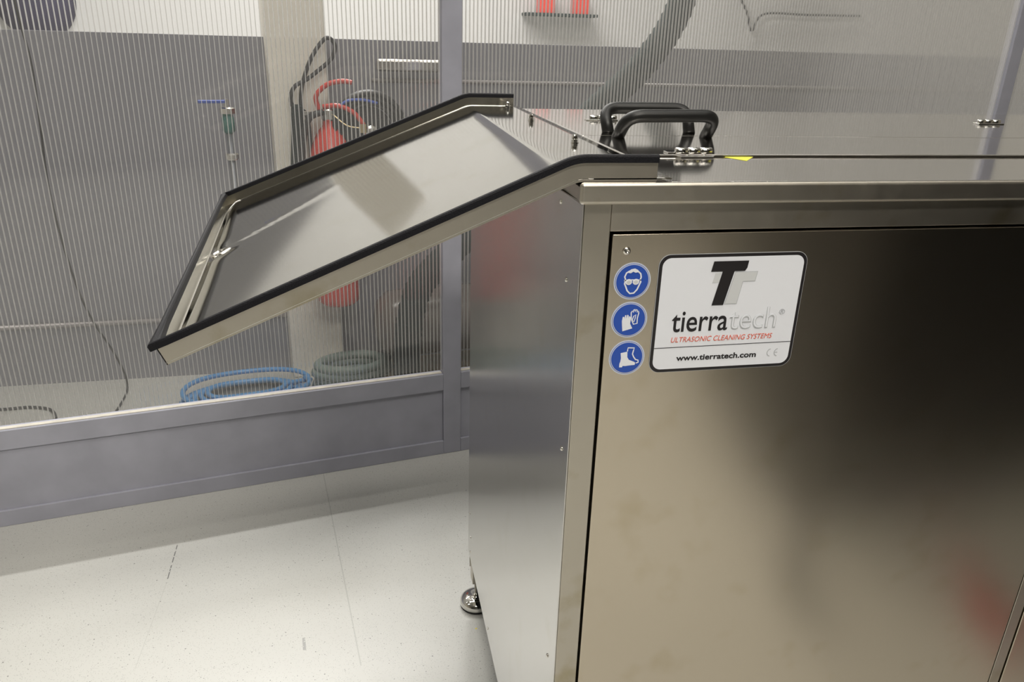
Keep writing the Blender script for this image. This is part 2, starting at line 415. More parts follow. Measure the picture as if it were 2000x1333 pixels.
# doors
for i, (x0, x1) in enumerate(doors):
    bm = BM(); box(bm, (x0, YF-.0012, DZ0), (x1, YF+.018, DZ1)); d = obj('door', bm, M['front'], mach, bevel=.0014)
    for sx, sz in ((x0+.019, DZ1-.0208), (x1-.019, DZ1-.0208), (x0+.019, DZ0+.02), (x1-.019, DZ0+.02)):
        bm = BM(); lathe(bm, (sx, YF-.0012, sz), [(.0052, 0), (.0050, .0010), (.0036, .0024), (.0016, .0028), (.0014, .0018), (0, .0018)], (0, -1, 0), 20)
        obj('screw', bm, M['fastener'], d, smooth=True)
# legs and feet
for i, (x, y) in enumerate(((.0275, .905), (.06, .075), (XR-.07, .075), (XR-.07, .89))):
    bm = BM(); box(bm, (max(x-.02, XL+.0045), y-.02, .085), (x+.022, y+.022, ZP+.01)); lg = obj('leg', bm, M['frame'], mach, bevel=.002)
    bm = BM(); lathe(bm, (x, y, 0), [(.046, .0), (.046, .004), (.0445, .0042)], n=40); obj('rubber_pad', bm, M['black'], lg)
    bm = BM(); lathe(bm, (x, y, 0), [(.0455, .005), (.047, .007), (.047, .015), (.0445, .022), (.038, .0285), (.027, .033), (.0125, .0350), (.0125, .039), (.010, .041), (.0062, .042), (.0062, .108)], n=40)
    obj('levelling_foot', bm, M['chrome'], lg, smooth=True, label='chrome levelling foot')
# lid leaves, each with a handle
def leaf(y0, y1): 
    bm = BM(); box(bm, (LX0, y0, ZT+.0001), (LX1, y1, ZT+.0036)); return obj('lid_leaf', bm, M['top'], mach, bevel=.0022)
front_leaf = leaf(LY0-.0045, LYM-.0006); rear_leaf = leaf(LYM+.0006, LY1+.0045)
def handle(leafo, a, b, ca, cb):
    ztop = ZT+.0035
    pts = fillet([(a[0], a[1], ztop-.001), ca, cb, (b[0], b[1], ztop-.001)], .026, 10)
    bm = BM(); tube(bm, pts, .0104, 20)
    h = obj('handle', bm, M['handle'], leafo, smooth=True, label='black rounded bow handle')
    return h
handle(front_leaf, (.1745, .400), (.3325, .404), (.179, .368, 1.4150), (.334, .372, 1.4165))
handle(rear_leaf, (.1775, .4585), (.3290, .464), (.1785, .497, 1.4165), (.332, .491, 1.4175))
for dx in (1.2,):
    handle(front_leaf, (.1745+dx, .400), (.3325+dx, .404), (.179+dx, .368, 1.4150), (.334+dx, .372, 1.4165))
    handle(rear_leaf, (.1775+dx, .4585), (.3290+dx, .464), (.1785+dx, .497, 1.4165), (.332+dx, .491, 1.4175))
# hinges
def hinge(x, y, s):
    """knuckle on the lid edge; s=-1 plate toward the front, +1 toward the back"""
    bm = BM(); w = .058; z = ZT
    # plate on the counter, chamfered
    ys = [y, y+s*.016]
    v = [bm.verts.new(p) for p in ((x-.004, ys[0], z), (x+w+.006, ys[0], z), (x+w-.004, ys[1], z), (x+.004, ys[1], z), (x-.004, ys[0], z+.0028), (x+w+.006, ys[0], z+.0028), (x+w-.004, ys[1], z+.0022), (x+.004, ys[1], z+.0022))]
    for f in ((0,3,2,1),(4,5,6,7),(0,1,5,4),(1,2,6,5),(2,3,7,6),(3,0,4,7)): bm.faces.new([v[j] for j in f])
    box(bm, (x-.010, y-s*.0, z+.0036), (x+w*.95, y-s*.018, z+.006))
    hg = obj('hinge', bm, M['chrome'], mach, bevel=.0008, label='shiny chrome hinge')
    bm = BM()
    for k in range(3):
        x0 = x+k*w/3+.0006; x1 = x+(k+1)*w/3-.0006
        lathe(bm, (x0, y, z+.0075), [(.0030, 0), (.0050, .0008), (.0050, x1-x0-.0008), (.0030, x1-x0)], (1, 0, 0), 20)
    obj('hinge_barrel', bm, M['chrome'], hg, smooth=True)
    for k in range(2):
        bm = BM(); lathe(bm, (x+.016+k*.026, y+s*.009, z+.0026), [(.0032, 0), (.0026, .001), (0, .0015)], (0, 0, 1), 14); obj('screw', bm, M['fastener'], hg, smooth=True)
for xx in (.198, 1.10, 1.95): hinge(xx, LY0+.002, -1)
for xx in (.206, 1.10, 1.95): hinge(xx, LY1-.002, 1)

# drain tray bolted over the left end
ZB = ZT+.0032
def prof(x_end, z_end, xr, xb, n=34):
    """right end -> bend -> low end, softened bend"""
    A = Vector((xr, 0, ZB)); B = Vector((xb, 0, ZB)); C_ = Vector((x_end, 0, z_end))
    d = (C_-B).normalized(); r = RB
    pts = [A.lerp(B-Vector((-r, 0, 0)), k/8) for k in range(8)]
    p = B+Vector((r, 0, 0)); q = B+d*r
    for k in range(7):
        t = k/6; pts.append(p*(1-t)**2+B*2*t*(1-t)+q*t*t)
    for k in range(1, n+1): pts.append(q.lerp(C_, k/n))
    return pts
YFR, YBK = .0075, .965
RB = .004
pf = prof(-.4775, 1.1710, .1135, -.001); pb = prof(-.5443, 1.1545, .1165, .001)
NX = len(pf); NY = 60
DR = Vector((-.4935, .5165))
def fpt(i, t):
    a = Vector((pf[i].x, YFR, pf[i].z)); b_ = Vector((pb[i].x, YBK, pb[i].z)); p = a.lerp(b_, t)
    d = (Vector((p.x, p.y))-DR)
    ax = Vector((.80, .60)); al = d.dot(ax); pe = abs(d.x*ax.y-d.y*ax.x)
    edge = min(1, (1-t)*14, t*14)
    p.z -= .0040*math.exp(-(d.length/.035)**2)*edge
    if al > 0: p.z += .0022*math.exp(-(pe/(.006+al*.06))**2)*math.exp(-(al/.17)**2)*min(1, al/.02)
    if i > 14:   # shallow dish toward the drain
        s = (i-14)/(NX-15); p.z -= .004*math.sin(math.pi*t)*math.sin(math.pi*min(1, s*1.05)*.5)
    return p
bm = BM()
grid = [[bm.verts.new(fpt(i, j/NY)) for j in range(NY+1)] for i in range(NX)]
for i in range(NX-1):
    for j in range(NY):
        bm.faces.new((grid[i][j], grid[i+1][j], grid[i+1][j+1], grid[i][j+1]))
tray = obj('drain_tray', bm, M['tray'], mach, smooth=True, label='sloped brushed steel drain tray')
so = tray.modifiers.new('thickness', 'SOLIDIFY'); so.thickness = .0015; so.offset = 0
# walls: front, end, back
HW = .0245
def upv(pts):
    o = []
    for i, p in enumerate(pts):
        a = pts[max(0, i-1)]; b_ = pts[min(len(pts)-1, i+1)]; t = (b_-a).normalized()
        o.append(Vector((t.z, 0, -t.x)) if t.x < 0 else Vector((-t.z, 0, t.x)))
    return [q if q.z > 0 else -q for q in o]
def wallstrip(base, ups, th, name, inward):
    bm = BM(); rows = []
    for p, u in zip(base, ups):
        rows.append([bm.verts.new(p-u*.0030), bm.verts.new(p-u*.0030+inward*th), bm.verts.new(p+u*HW+inward*th), bm.verts.new(p+u*HW)])
    for A, B in zip(rows, rows[1:]):
        for j in range(4): bm.faces.new((A[j], A[(j+1) % 4], B[(j+1) % 4], B[j])).material_index = 1 if j == 3 else 0
    bm.faces.new(rows[0]).material_index = 1; bm.faces.new(rows[-1]).material_index = 1; return obj(name, bm, [M['traywall'], M['frame']], tray)
RB = .009
pfw = prof(-.4775, 1.1710, .0945, -.001); pbw = prof(-.5443, 1.1545, .1070, .001)
uf = upv(pfw); ub = upv(pbw)
fb = [Vector((p.x, YFR, p.z)) for p in pfw]; bb = [Vector((p.x, YBK, p.z)) for p in pbw]
wallstrip(fb, uf, .0014, 'tray_wall', Vector((0, 1, 0)))
wallstrip(bb, ub, .0014, 'tray_wall', Vector((0, -1, 0)))
eb = [fb[-1].lerp(bb[-1], k/12) for k in range(13)]; ue = [uf[-1].lerp(ub[-1], k/12).normalized() for k in range(13)]
wallstrip(eb, ue, .0014, 'tray_wall', Vector((1, 0, 0)))
# fold where the walls meet the floor; brighter metal added for its glint
bead = [p+u*.0006+Vector((0, .0016, 0)) for p, u in zip(fb, uf)][:-1]
bead += [p+u*.0006+Vector((.0018, 0, 0)) for p, u in zip(eb, ue)][1:-1]
bead += [p+u*.0006+Vector((0, -.0018, 0)) for p, u in zip(bb, ub)][::-1][1:]
bm = BM(); tube(bm, bead, .0014, 10); obj('fold_seam', bm, M['fastener'], tray, smooth=True)
# rubber edging: one run round the three walls
path = [p+u*(HW-.001) for p, u in zip(fb, uf)]; ups = list(uf)
path += [p+u*(HW-.001) for p, u in zip(eb[1:-1], ue[1:-1])]; ups += ue[1:-1]
path += [p+u*(HW-.001) for p, u in list(zip(bb, ub))[::-1]]; ups += ub[::-1]
pr = [(-.0036, -.0045), (-.0036, .0022), (-.0026, .0042), (0, .0050), (.0026, .0042), (.0036, .0022), (.0036, -.0045), (.0012, -.0045), (.0012, -.002), (-.0012, -.002), (-.0012, -.0045)]
bm = BM(); sweep(bm, path, pr, ups); obj('rubber_edging', bm, M['rubber'], tray, smooth=False, label='black ribbed rubber edging')
# drain outlet
c = Vector((DR.x, DR.y, 0)); zi = min((fpt(i, .53) for i in range(15, NX)), key=lambda p: abs(p.x-DR.x)).z
nrm = Vector((-.39, 0, .92)).normalized()
bm = BM(); lathe(bm, (DR.x, DR.y, zi), [(.0105, -.012), (.0105, .0030), (.013, .0052), (.0165, .0056), (.0200, .0040), (.0215, -.002)], nrm, 32)
obj('drain_outlet', bm, M['chrome'], tray, smooth=True, label='bright chrome drain outlet ring')
bm = BM(); lathe(bm, (DR.x, DR.y, zi), [(.0084, -.002), (.0001, -.0021)], nrm, 24); obj('drain_hole', bm, M['gap'], tray)  # black disc puts the shade down the drain into colour
bm = BM(); lathe(bm, (DR.x, DR.y, zi), [(.012, -.01), (.012, -.045), (.010, -.045), (.010, -.012)], nrm, 24); obj('drain_spigot', bm, M['frame'], tray, smooth=True)
# cap nuts
for x, y in ((.0795, .094), (.0795, .3226), (.0800, .6437), (.0865, .925)):
    bm = BM(); z = ZB+.0007
    lathe(bm, (x, y, z), [(.0062, 0), (.0062, .0010), (.0045, .0011)], n=24)
    lathe(bm, (x, y, z), [(.0050, .0010), (.0050, .0050), (.0040, .0052)], n=6)
    lathe(bm, (x, y, z), [(.0036, .0050), (.0044, .0064), (.0047, .0085), (.0043, .0107), (.0030, .0125), (.0015, .0132), (0, .0133)], n=24)
    obj('cap_nut', bm, M['chrome'], tray, smooth=False)
# yellow warning sticker under the lid edge
bm = BM(); v = [bm.verts.new(p) for p in ((.272, .1985, ZT+.0002), (.2745, .2015, ZT+.0002), (.318, .2015, ZT+.0002), (.2890, .1640, ZT+.0002))]; bm.faces.new(v)
ys = obj('warning_sticker', bm, M['yellow'], mach, label='yellow triangular warning sticker')
so = ys.modifiers.new('thickness', 'SOLIDIFY'); so.thickness = .0003; so.offset = 0
# ---------------- printed plate and stickers on the first door
YD = YF-.0012
def flat(name, pts, y, mt, parent, th=.0003):
    bm = BM(); a_ = [bm.verts.new((x, y, z)) for x, z in pts]; b_ = [bm.verts.new((x, y+th, z)) for x, z in pts]; n = len(pts)
    bm.faces.new(a_); bm.faces.new(b_)
    for i in range(n): bm.faces.new((a_[i], a_[(i+1) % n], b_[(i+1) % n], b_[i]))
    return obj(name, bm, mt, parent)
def rrect(x0, x1, z0, z1, r, n=8):
    out = []
    for cx, cz, a0 in ((x1-r, z1-r, 0), (x0+r, z1-r, 90), (x0+r, z0+r, 180), (x1-r, z0+r, 270)):
        for k in range(n+1):
            t = math.radians(a0+90*k/n); out.append((cx+r*math.cos(t), cz+r*math.sin(t)))
    return out
def text(name, s, x0, x1, zb, zh, y, mt, parent, shear=0, bold=0, ref='x', dx=0):
    """lettering fitted: baseline zb, height zh of the reference glyph, width x0..x1"""
    def mesh_of(t):
        cu = bpy.data.curves.new('lettering', 'FONT'); cu.body = t; cu.size = 1; cu.shear = shear; cu.offset = bold; cu.extrude = .01; cu.resolution_u = 4
        o = bpy.data.objects.new('lettering', cu); COL.objects.link(o); bpy.context.view_layer.update()
        me = bpy.data.meshes.new_from_object(o.evaluated_get(bpy.context.evaluated_depsgraph_get()))
        bpy.data.objects.remove(o); bpy.data.curves.remove(cu); return me
    rm = mesh_of(ref); h = max(v.co.y for v in rm.vertices); bpy.data.meshes.remove(rm)
    me = mesh_of(s); xa = min(v.co.x for v in me.vertices); xb = max(v.co.x for v in me.vertices)
    sx = (x1-x0)/(xb-xa); sz = zh/h
    for v in me.vertices:
        v.co = Vector((x0+(v.co.x-xa)*sx, y-(v.co.z)*.02, zb+v.co.y*sz))
    me.name = name; me.materials.clear(); me.materials.append(mt)
    o = bpy.data.objects.new(name, me); COL.objects.link(o); o.parent = parent
    loc = Vector((0, 0, 0)); p = parent
    while p is not None: loc += p.location; p = p.parent
    o.location = -loc
    return o
plate = flat('name_plate', rrect(.1100, .3128, 1.1232, 1.2835, .0150), YD-.0008, M['labelgrey'], mach, .0008); plate['label'] = 'white name plate with black border, large T logo and red subtitle'
flat('plate_border', rrect(.1106, .3122, 1.1238, 1.2829, .0146), YD-.0011, M['labelblack'], plate)
flat('plate_face', rrect(.1148, .3080, 1.1278, 1.2789, .0115), YD-.0014, M['white'], plate)
y1 = YD-.0017
flat('logo_letter', [(.1868,1.2580),(.1945,1.2580),(.1930,1.2450),(.1840,1.2450)][::1], y1, M['labelpale'], plate, .0002)
flat('logo_letter', [(.2140,1.2590),(.2450,1.2590),(.2430,1.2455),(.2263,1.2455),(.2216,1.2155),(.2040,1.2155)], y1, M['labelgrey'], plate, .0002)
flat('logo_letter', [(.2144,1.2583),(.2440,1.2583),(.2422,1.2462),(.2255,1.2462),(.2209,1.2163),(.2050,1.2163)], y1-.0003, M['labelpale'], plate, .0002)
flat('logo_letter', [(.1828,1.2735),(.2302,1.2735),(.2290,1.2640),(.2265,1.2602),(.2122,1.2602),(.2026,1.2150),(.1868,1.2150),(.1962,1.2602),(.1803,1.2602)], y1-.0006, M['labelblack'], plate, .0002)
text('lettering', 'tierra', .1352, .2128, 1.1802, .0208*.93, y1, M['labelblack'], plate, 0, .006)
text('lettering', 'tech', .2148, .2815, 1.1805, .0208*.93, y1, M['labelgrey'], plate, 0, .008)
text('lettering', 'tech', .2156, .2807, 1.1810, .0200*.93, y1-.0004, M['white'], plate, 0, -.016)
text('lettering', '®', .2840, .2922, 1.1990, .0070, y1, M['labelgrey'], plate, 0, 0, '®')
text('lettering', 'ULTRASONIC CLEANING SYSTEMS', .1368, .2792, 1.1655, .0069, y1, M['labelred'], plate, .22, -.006, 'E')
flat('plate_line', [(.1148,1.1578),(.3080,1.1588),(.3080,1.1596),(.1148,1.1586)], y1, M['labelblack'], plate, .0002)
text('lettering', 'www.tierratech.com', .1470, .2602, 1.1392, .0052, y1, M['labelblack'], plate, 0, .02)
def arc(cx, cz, r, w, a0, a1, n=18):
    o_ = [(cx+(r)*math.cos(math.radians(a0+(a1-a0)*k/n)), cz+r*math.sin(math.radians(a0+(a1-a0)*k/n))) for k in range(n+1)]
    i_ = [(cx+(r-w)*math.cos(math.radians(a0+(a1-a0)*k/n)), cz+(r-w)*math.sin(math.radians(a0+(a1-a0)*k/n))) for k in range(n+1)]
    return o_+i_[::-1]
flat('conformity_mark', arc(.2815, 1.1443, .0058, .0011, 100, 260), y1, M['labelgrey'], plate, .0002)
flat('conformity_mark', arc(.2918, 1.1443, .0058, .0011, 100, 260), y1, M['labelgrey'], plate, .0002)
flat('conformity_mark', [(.2870,1.1438),(.2912,1.1438),(.2912,1.1448),(.2870,1.1448)], y1-.0001, M['labelgrey'], plate, .0002)
def disc(cx, cz, r, n=48): return [(cx+r*math.cos(2*math.pi*k/n), cz+r*math.sin(2*math.pi*k/n)) for k in range(n)]
def sticker(cx, cz, label):
    s = flat('safety_sticker', disc(cx, cz, .0242), YD-.0004, M['signring'], mach, .0004); s['label'] = label
    flat('sticker_ring', disc(cx, cz, .0226), YD-.0006, M['signblue'], s, .0002)
    flat('sticker_ring', disc(cx, cz, .0220), YD-.0008, M['signring'], s, .0002)
    flat('sticker_face', disc(cx, cz, .0210), YD-.0010, M['signblue'], s, .0002)
    return s
YP = YD-.0013
def stroke(s, pts, w, cx, cz, closed=True, sc=.001):
    """outline drawn as a ribbon"""
    bm = BM(); pts = [Vector((cx+x*sc, 0, cz+z*sc)) for x, z in pts]; n = len(pts); rr = []
    for i in range(n):
        a = pts[(i-1) % n] if closed or i else pts[i]; b_ = pts[(i+1) % n] if closed or i < n-1 else pts[i]
        t = (b_-a).normalized(); s_ = Vector((-t.z, 0, t.x))*w/2
        rr.append((pts[i]+s_, pts[i]-s_))
    for i in range(n if closed else n-1):
        j = (i+1) % n
        q = [rr[i][0], rr[j][0], rr[j][1], rr[i][1]]
        v = [bm.verts.new((p.x, YP, p.z)) for p in q]+[bm.verts.new((p.x, YP+.0002, p.z)) for p in q]
        for f in ((0,1,2,3),(7,6,5,4),(0,4,5,1),(1,5,6,2),(2,6,7,3),(3,7,4,0)): bm.faces.new([v[k] for k in f])
    return obj('pictogram', bm, M['white'], s)
def fill(s, pts, cx, cz, mt=None, dy=0, sc=.001):
    return flat('pictogram', [(cx+x*sc, cz+z*sc) for x, z in pts], YP-dy, mt or M['white'], s, .0002)
cx, cz = .0770, 1.2504
s1 = sticker(cx, cz, 'round blue sticker of a head wearing goggles')
stroke(s1, [(-9,2),(-10.5,6),(-8.5,11),(-5,13),(0,14.5),(6,13),(10,9.5),(11,5),(10,1.5),(11,-1),(9,-6),(7,-11),(3,-15.5),(-2,-16),(-6,-12),(-8,-7),(-10,-3)], .0019, cx, cz)
fill(s1, [(-6,13),(-3,15.5),(2,16.5),(6,14.5),(9,11),(6,11.5),(3,11),(0,12.5),(-3,10.5),(-6,11)], cx, cz, None, .0002)
for gx in (-4.8, 4.6):
    fill(s1, [(gx+4.3*math.cos(a*.3927), -.8+3.9*math.sin(a*.3927)) for a in range(16)], cx, cz, None, .0002)
    fill(s1, [(gx+2.7*math.cos(a*.3927), -.9+2.2*math.sin(a*.3927)) for a in range(16)], cx, cz, M['labelpale'], .0004)
stroke(s1, [(-11,1.2),(0,1.8),(11,1.2)], .0014, cx, cz, False)
cx, cz = .0775, 1.1990
s2 = sticker(cx, cz, 'round blue sticker of a pair of gloves')
fill(s2, [(-8,-15),(5,-11.5),(1.5,-5),(2,3),(.5,5),(-.8,4.8),(-1,1.5),(-1.6,6.6),(-3.2,7.2),(-4,2),(-4.6,6.8),(-6.2,6.4),(-6.4,1.4),(-7,4.4),(-9,4.6),(-9.8,-1),(-9,-8)], cx, cz)
stroke(s2, [(2,6),(1.6,10),(3,12),(4.2,10),(4.8,13.5),(6.2,14),(6.8,11),(8,13.8),(9.4,13),(9.6,10),(11.2,11.6),(11.8,9),(10.5,2),(10.8,-5),(6,-6),(3,0)], .0014, cx, cz)
stroke(s2, [(4,0),(5.5,5),(8.2,7),(7.6,2),(6.2,-3)], .0012, cx, cz)
cx, cz = .0788, 1.1468
s3 = sticker(cx, cz, 'round blue sticker of a pair of safety boots')
fill(s3, [(-9,7),(0,8.5),(.5,1),(3,-3),(10,-6),(12,-7.5),(11.5,-10.5),(3,-11),(-1,-11.5),(-5,-11.2),(-5.5,-13),(-9.5,-13),(-9.5,-8),(-8.5,-5),(-8,0)], cx, cz)
stroke(s3, [(0,9),(.5,14),(9,13.4),(8,9.5),(7.2,5),(9,1),(12,-3),(15.5,-4),(16,-7),(13,-8)], .0016, cx, cz, False)

# ------------------------------------------------------------------ behind the partition
# fire extinguisher on the cream pillar
ex = P(-.225, .79, .39); e = empty('fire_extinguisher', ex, 'tall red fire extinguisher hung on the cream pillar behind the ribbed sheet', 'fire extinguisher')
bm = BM(); lathe(bm, ex, [(.02, 0), (.075, .004), (.090, .02), (.0915, .05), (.0915, .60), (.086, .66), (.068, .715), (.045, .755), (.027, .775), (.024, .80)], n=40)
obj('body', bm, M['red'], e, smooth=True)
bm = BM(); lathe(bm, ex, [(.026, .795), (.030, .80), (.030, .835), (.022, .85), (.0, .852)], n=24); box(bm, (ex.x-.10, ex.y-.012, ex.z+.815), (ex.x-.02, ex.y+.012, ex.z+.829)); obj('valve', bm, M['fastener'], e)
bm = BM(); tube(bm, smooth_path([ex+Vector(p) for p in ((-.035,-.015,.835),(-.045,-.02,.89),(0,-.02,.935),(.06,-.02,.95),(.10,-.02,.945))], 6), .010, 10); tube(bm, smooth_path([ex+Vector(p) for p in ((-.02,-.02,.85),(.04,-.03,.855),(.10,-.03,.83),(.14,-.03,.78))], 6), .010, 10)
obj('lever', bm, M['red'], e, smooth=True)
bm = BM(); tube(bm, smooth_path([ex+Vector(p) for p in ((-.02,-.03,.83),(-.085,-.035,.79),(-.12,-.03,.60),(-.118,-.02,.30),(-.105,-.02,.12))], 8), .013, 12); obj('hose', bm, M['black'], e, smooth=True)
bm = BM(); tube(bm, smooth_path([ex+Vector(p) for p in ((.02,-.03,.82),(.07,-.04,.78),(.12,-.04,.77),(.14,-.04,.772))], 6), .003, 8); box(bm, (ex.x+.125, ex.y-.045, ex.z+.75), (ex.x+.15, ex.y-.041, ex.z+.785)); obj('seal_tag', bm, M['brass'], e)
bm = BM(); pbox(bm, -.27, -.19, .865, .905, .80, .84); pbox(bm, -.30, -.15, .862, .872, .74, .78); obj('wall_bracket', bm, M['black'], e)
# black cable loops hanging on the pillar
pts = [(-.322,.60),(-.334,.98),(-.329,1.13),(-.325,1.25),(-.311,1.331),(-.268,1.43),(-.208,1.50),(-.173,1.474),(-.190,1.421),(-.251,1.371),(-.294,1.341),(-.347,1.311),(-.365,1.261),(-.348,1.221),(-.302,1.19),(-.295,.95),(-.285,.62)]
bm = BM(); tube(bm, smooth_path([P(u, .86+.008*math.sin(i), z) for i, (u, z) in enumerate(pts)], 8), .0085, 10)
tag(obj('power_cable', bm, M['black'], None, smooth=True), 'black cable looped in two eyes hanging on the cream pillar', 'cable')
bm = BM(); tube(bm, smooth_path([P(-.340, .865, 1.24), P(-.350, .865, 1.10), P(-.365, .865, .92), P(-.380, .865, .60), P(-.40, .865, .50), P(-.415, .865, .45)], 8), .024, 12)
tag(obj('suction_hose', bm, M['darkhose'], None, smooth=True), 'thick dark hose running down the pillar beside the red extinguisher', 'hose')
# coil of black cable right of the extinguisher
cc = P(-.06, .78, 1.14); e = empty('cable_reel', cc, 'round coil of black cable on a hook, right of the red extinguisher', 'cable reel')
bm = BM(); ax = WN
for k, (r, dz) in enumerate(((.150,0),(.142,.018),(.130,.004),(.118,.020),(.108,.004))):
    ring = [cc+WD*(r*math.cos(t*math.pi/20))+Vector((0,0,r*math.sin(t*math.pi/20)*1.05))+WN*(dz-.01) for t in range(40)]
    tube(bm, ring, .0105, 8, True)
obj('coil', bm, M['black'], e, smooth=True)
bm = BM(); lathe(bm, cc+WN*.03, [(.10, 0), (.10, .012), (0, .013)], -WN, 32); obj('back_plate', bm, M['black'], e)
bm = BM(); tube(bm, smooth_path([cc+WD*a_+Vector((0,0,b_))-WN*.03 for a_, b_ in ((-.13,.10),(-.09,.125),(-.03,.128),(.03,.115))], 6), .006, 8); obj('blue_strap', bm, M['bluelever'], e, smooth=True)
bm = BM(); lathe(bm, cc-WN*.02, [(.03, 0), (.03, .02), (.018, .026), (0, .027)], -WN, 24); obj('hub', bm, M['fastener'], e, smooth=True)
bm = BM(); pbox(bm, -.075, -.06, .80, .915, 1.135, 1.15); obj('bracket', bm, M['fastener'], e)
# standpipe with a blue lever valve
sp0 = P(-.625, .52, 0); e = empty('standpipe', sp0+Vector((0, 0, .62)), 'grey standpipe with green valve body and blue lever, left of the pillar', 'pipe')
bm = BM(); tube(bm, fillet([sp0+WN*.50+Vector((0,0,.62)), sp0+Vector((0,0,.62)), sp0+Vector((0,0,1.20))], .05, 8), .0135, 16); obj('pipe', bm, simple('galvanised_pipe', (.16,.17,.19), .35, .6), e, smooth=True)
bm = BM(); lathe(bm, sp0, [(.02, 1.075), (.024, 1.08), (.024, 1.095), (.02, 1.10)], n=20); obj('coupling', bm, M['fastener'], e, smooth=False)
bm = BM(); lathe(bm, sp0, [(.018, 1.235), (.027, 1.24), (.027, 1.258), (.018, 1.262)], n=8); obj('coupling', bm, M['fastener'], e, smooth=False)
bm = BM(); lathe(bm, sp0, [(.014, 1.17), (.022, 1.18), (.022, 1.225), (.016, 1.237)], n=20); obj('valve_body', bm, M['greenvalve'], e, smooth=True)
bm = BM(); pbox(bm, -.72, -.63, .510, .530, 1.276, 1.286); obj('lever', bm, M['bluelever'], e, bevel=.002)
bm = BM(); lathe(bm, sp0, [(.008, 1.255), (.008, 1.29), (0, 1.291)], n=12); obj('spindle', bm, M['fastener'], e)
# thin cables
pts = [P(-1.3063+.0*i, 1.0, 2.4) for i in range(1)]+[P(u, 1.0, z) for u, z in ((-1.304,2.0),(-1.306,1.60),(-1.2915,1.388),(-1.300,1.164),(-1.3127,.947),(-1.306,.739),(-1.280,.496),(-1.246,.343),(-1.192,.20),(-1.158,.08))]+[P(-1.156, .98, .008), P(-1.17, .85, .006), P(-1.189, .76, .006), P(-1.23, .62, .006), P(-1.30, .45, .006)]
bm = BM(); tube(bm, smooth_path(pts, 6), .0045, 8); tag(obj('hanging_cable', bm, M['black'], None, smooth=True), 'thin dark cable hanging from above to the floor behind the left bay', 'cable')
pts = [P(u, o, .007) for u, o in ((-2.1,1.05),(-1.85,.98),(-1.637,.93),(-1.523,.915),(-1.44,.86),(-1.406,.745),(-1.37,.5),(-1.5,.2))]
bm = BM(); tube(bm, smooth_path(pts, 8), .0065, 8); tag(obj('floor_cable', bm, M['black'], None, smooth=True), 'dark cable lying curved on the floor at the far left behind the partition', 'cable')
# blue hose coil on the floor
bm = BM(); path = []
for k in range(40*6+1):
    t = k/40*2*math.pi; lay = k/160
    rx = .265-.026*((k//40) % 5); ry = .175-.022*((k//40) % 5)
    path.append(P(-.665+rx*math.cos(t)+.01*lay, .71+ry*math.sin(t), .014+.045*lay+.004*math.sin(3*t)))
tube(bm, path, .011, 10); e = tag(obj('air_hose', bm, M['blue'], None, smooth=True), 'coil of bright blue air hose lying on the floor behind the partition', 'hose')
bm = BM()
path = []
for k in range(24*4+1):
    t = k/24*2*math.pi; rx = .165-.012*((k//24) % 2)
    path.append(P(-.195+rx*math.cos(t), .70+.11*math.sin(t), .026+.030*k/24+.003*math.sin(2*t)))
tube(bm, path, .021, 12); tag(obj('water_hose', bm, M['greenhose'], None, smooth=True), 'coil of thick grey-green hose on the floor, right of the blue hose', 'hose')
# dark corrugated duct running up to the right
pts = [P(-.02,.34,.06), P(-.03,.34,.20), P(-.02,.34,.40), P(.03,.34,.58), P(.16,.35,.71), P(.38,.35,.905), P(.57,.35,1.08), P(.745,.35,1.235), P(.985,.36,1.44), P(1.14,.38,1.66), P(1.19,.40,1.98), P(1.20,.42,2.6), P(1.20,.42,4.6)]
pp = smooth_path(pts, 14); bm = BM()
n = len(pp); rings = []
last = Vector((0,0,1))
for i, p in enumerate(pp):
    t = (pp[min(i+1, n-1)]-pp[max(i-1, 0)]).normalized(); s_ = t.cross(WN).normalized(); u_ = s_.cross(t)
    r = .058 if i % 2 else .052
    rings.append([bm.verts.new(p+s_*r*math.cos(a*math.pi/8)+u_*r*math.sin(a*math.pi/8)) for a in range(16)])
for A, B in zip(rings, rings[1:]):
    for j in range(16): bm.faces.new((A[j], A[(j+1) % 16], B[(j+1) % 16], B[j]))
bm.faces.new(rings[0]); bm.faces.new(rings[-1])
tag(obj('flexible_duct', bm, M['darkhose'], None, smooth=True), 'dark flexible duct rising diagonally to the right behind the ribbed sheets', 'duct')
# dark tank on a tan pallet
tc = P(.24, .62, .33); e = empty('pressure_tank', P(.24, .62, 0), 'dark brown horizontal tank on a tan pallet behind the central post', 'tank')
bm = BM(); lathe(bm, tc-WD*.34, [(0, 0), (.06, .003), (.11, .02), (.145, .06), (.15, .10), (.15, .58), (.145, .62), (.11, .66), (.06, .677), (0, .68)], WD, 40); obj('tank_body', bm, M['brown'], e, smooth=True)
for du in (-.2, .2):
    bm = BM(); pbox(bm, .24+du-.03, .24+du+.03, .50, .74, .08, .24); obj('saddle', bm, M['black'], e)
bm = BM(); pbox(bm, -.08, .60, .46, .80, .045, .08); pbox(bm, -.08, .60, .46, .52, 0, .045); pbox(bm, -.08, .60, .74, .80, 0, .045); obj('pallet', bm, M['tan'], e)
bm = BM(); tube(bm, [tc+WD*x for x in (0,)]+[tc+Vector((0,0,.16))], .012, 10); lathe(bm, tc+Vector((0,0,.15)), [(.03, 0), (.03, .02), (.01, .03), (.01, .06)], n=16); obj('tank_fitting', bm, M['fastener'], e)
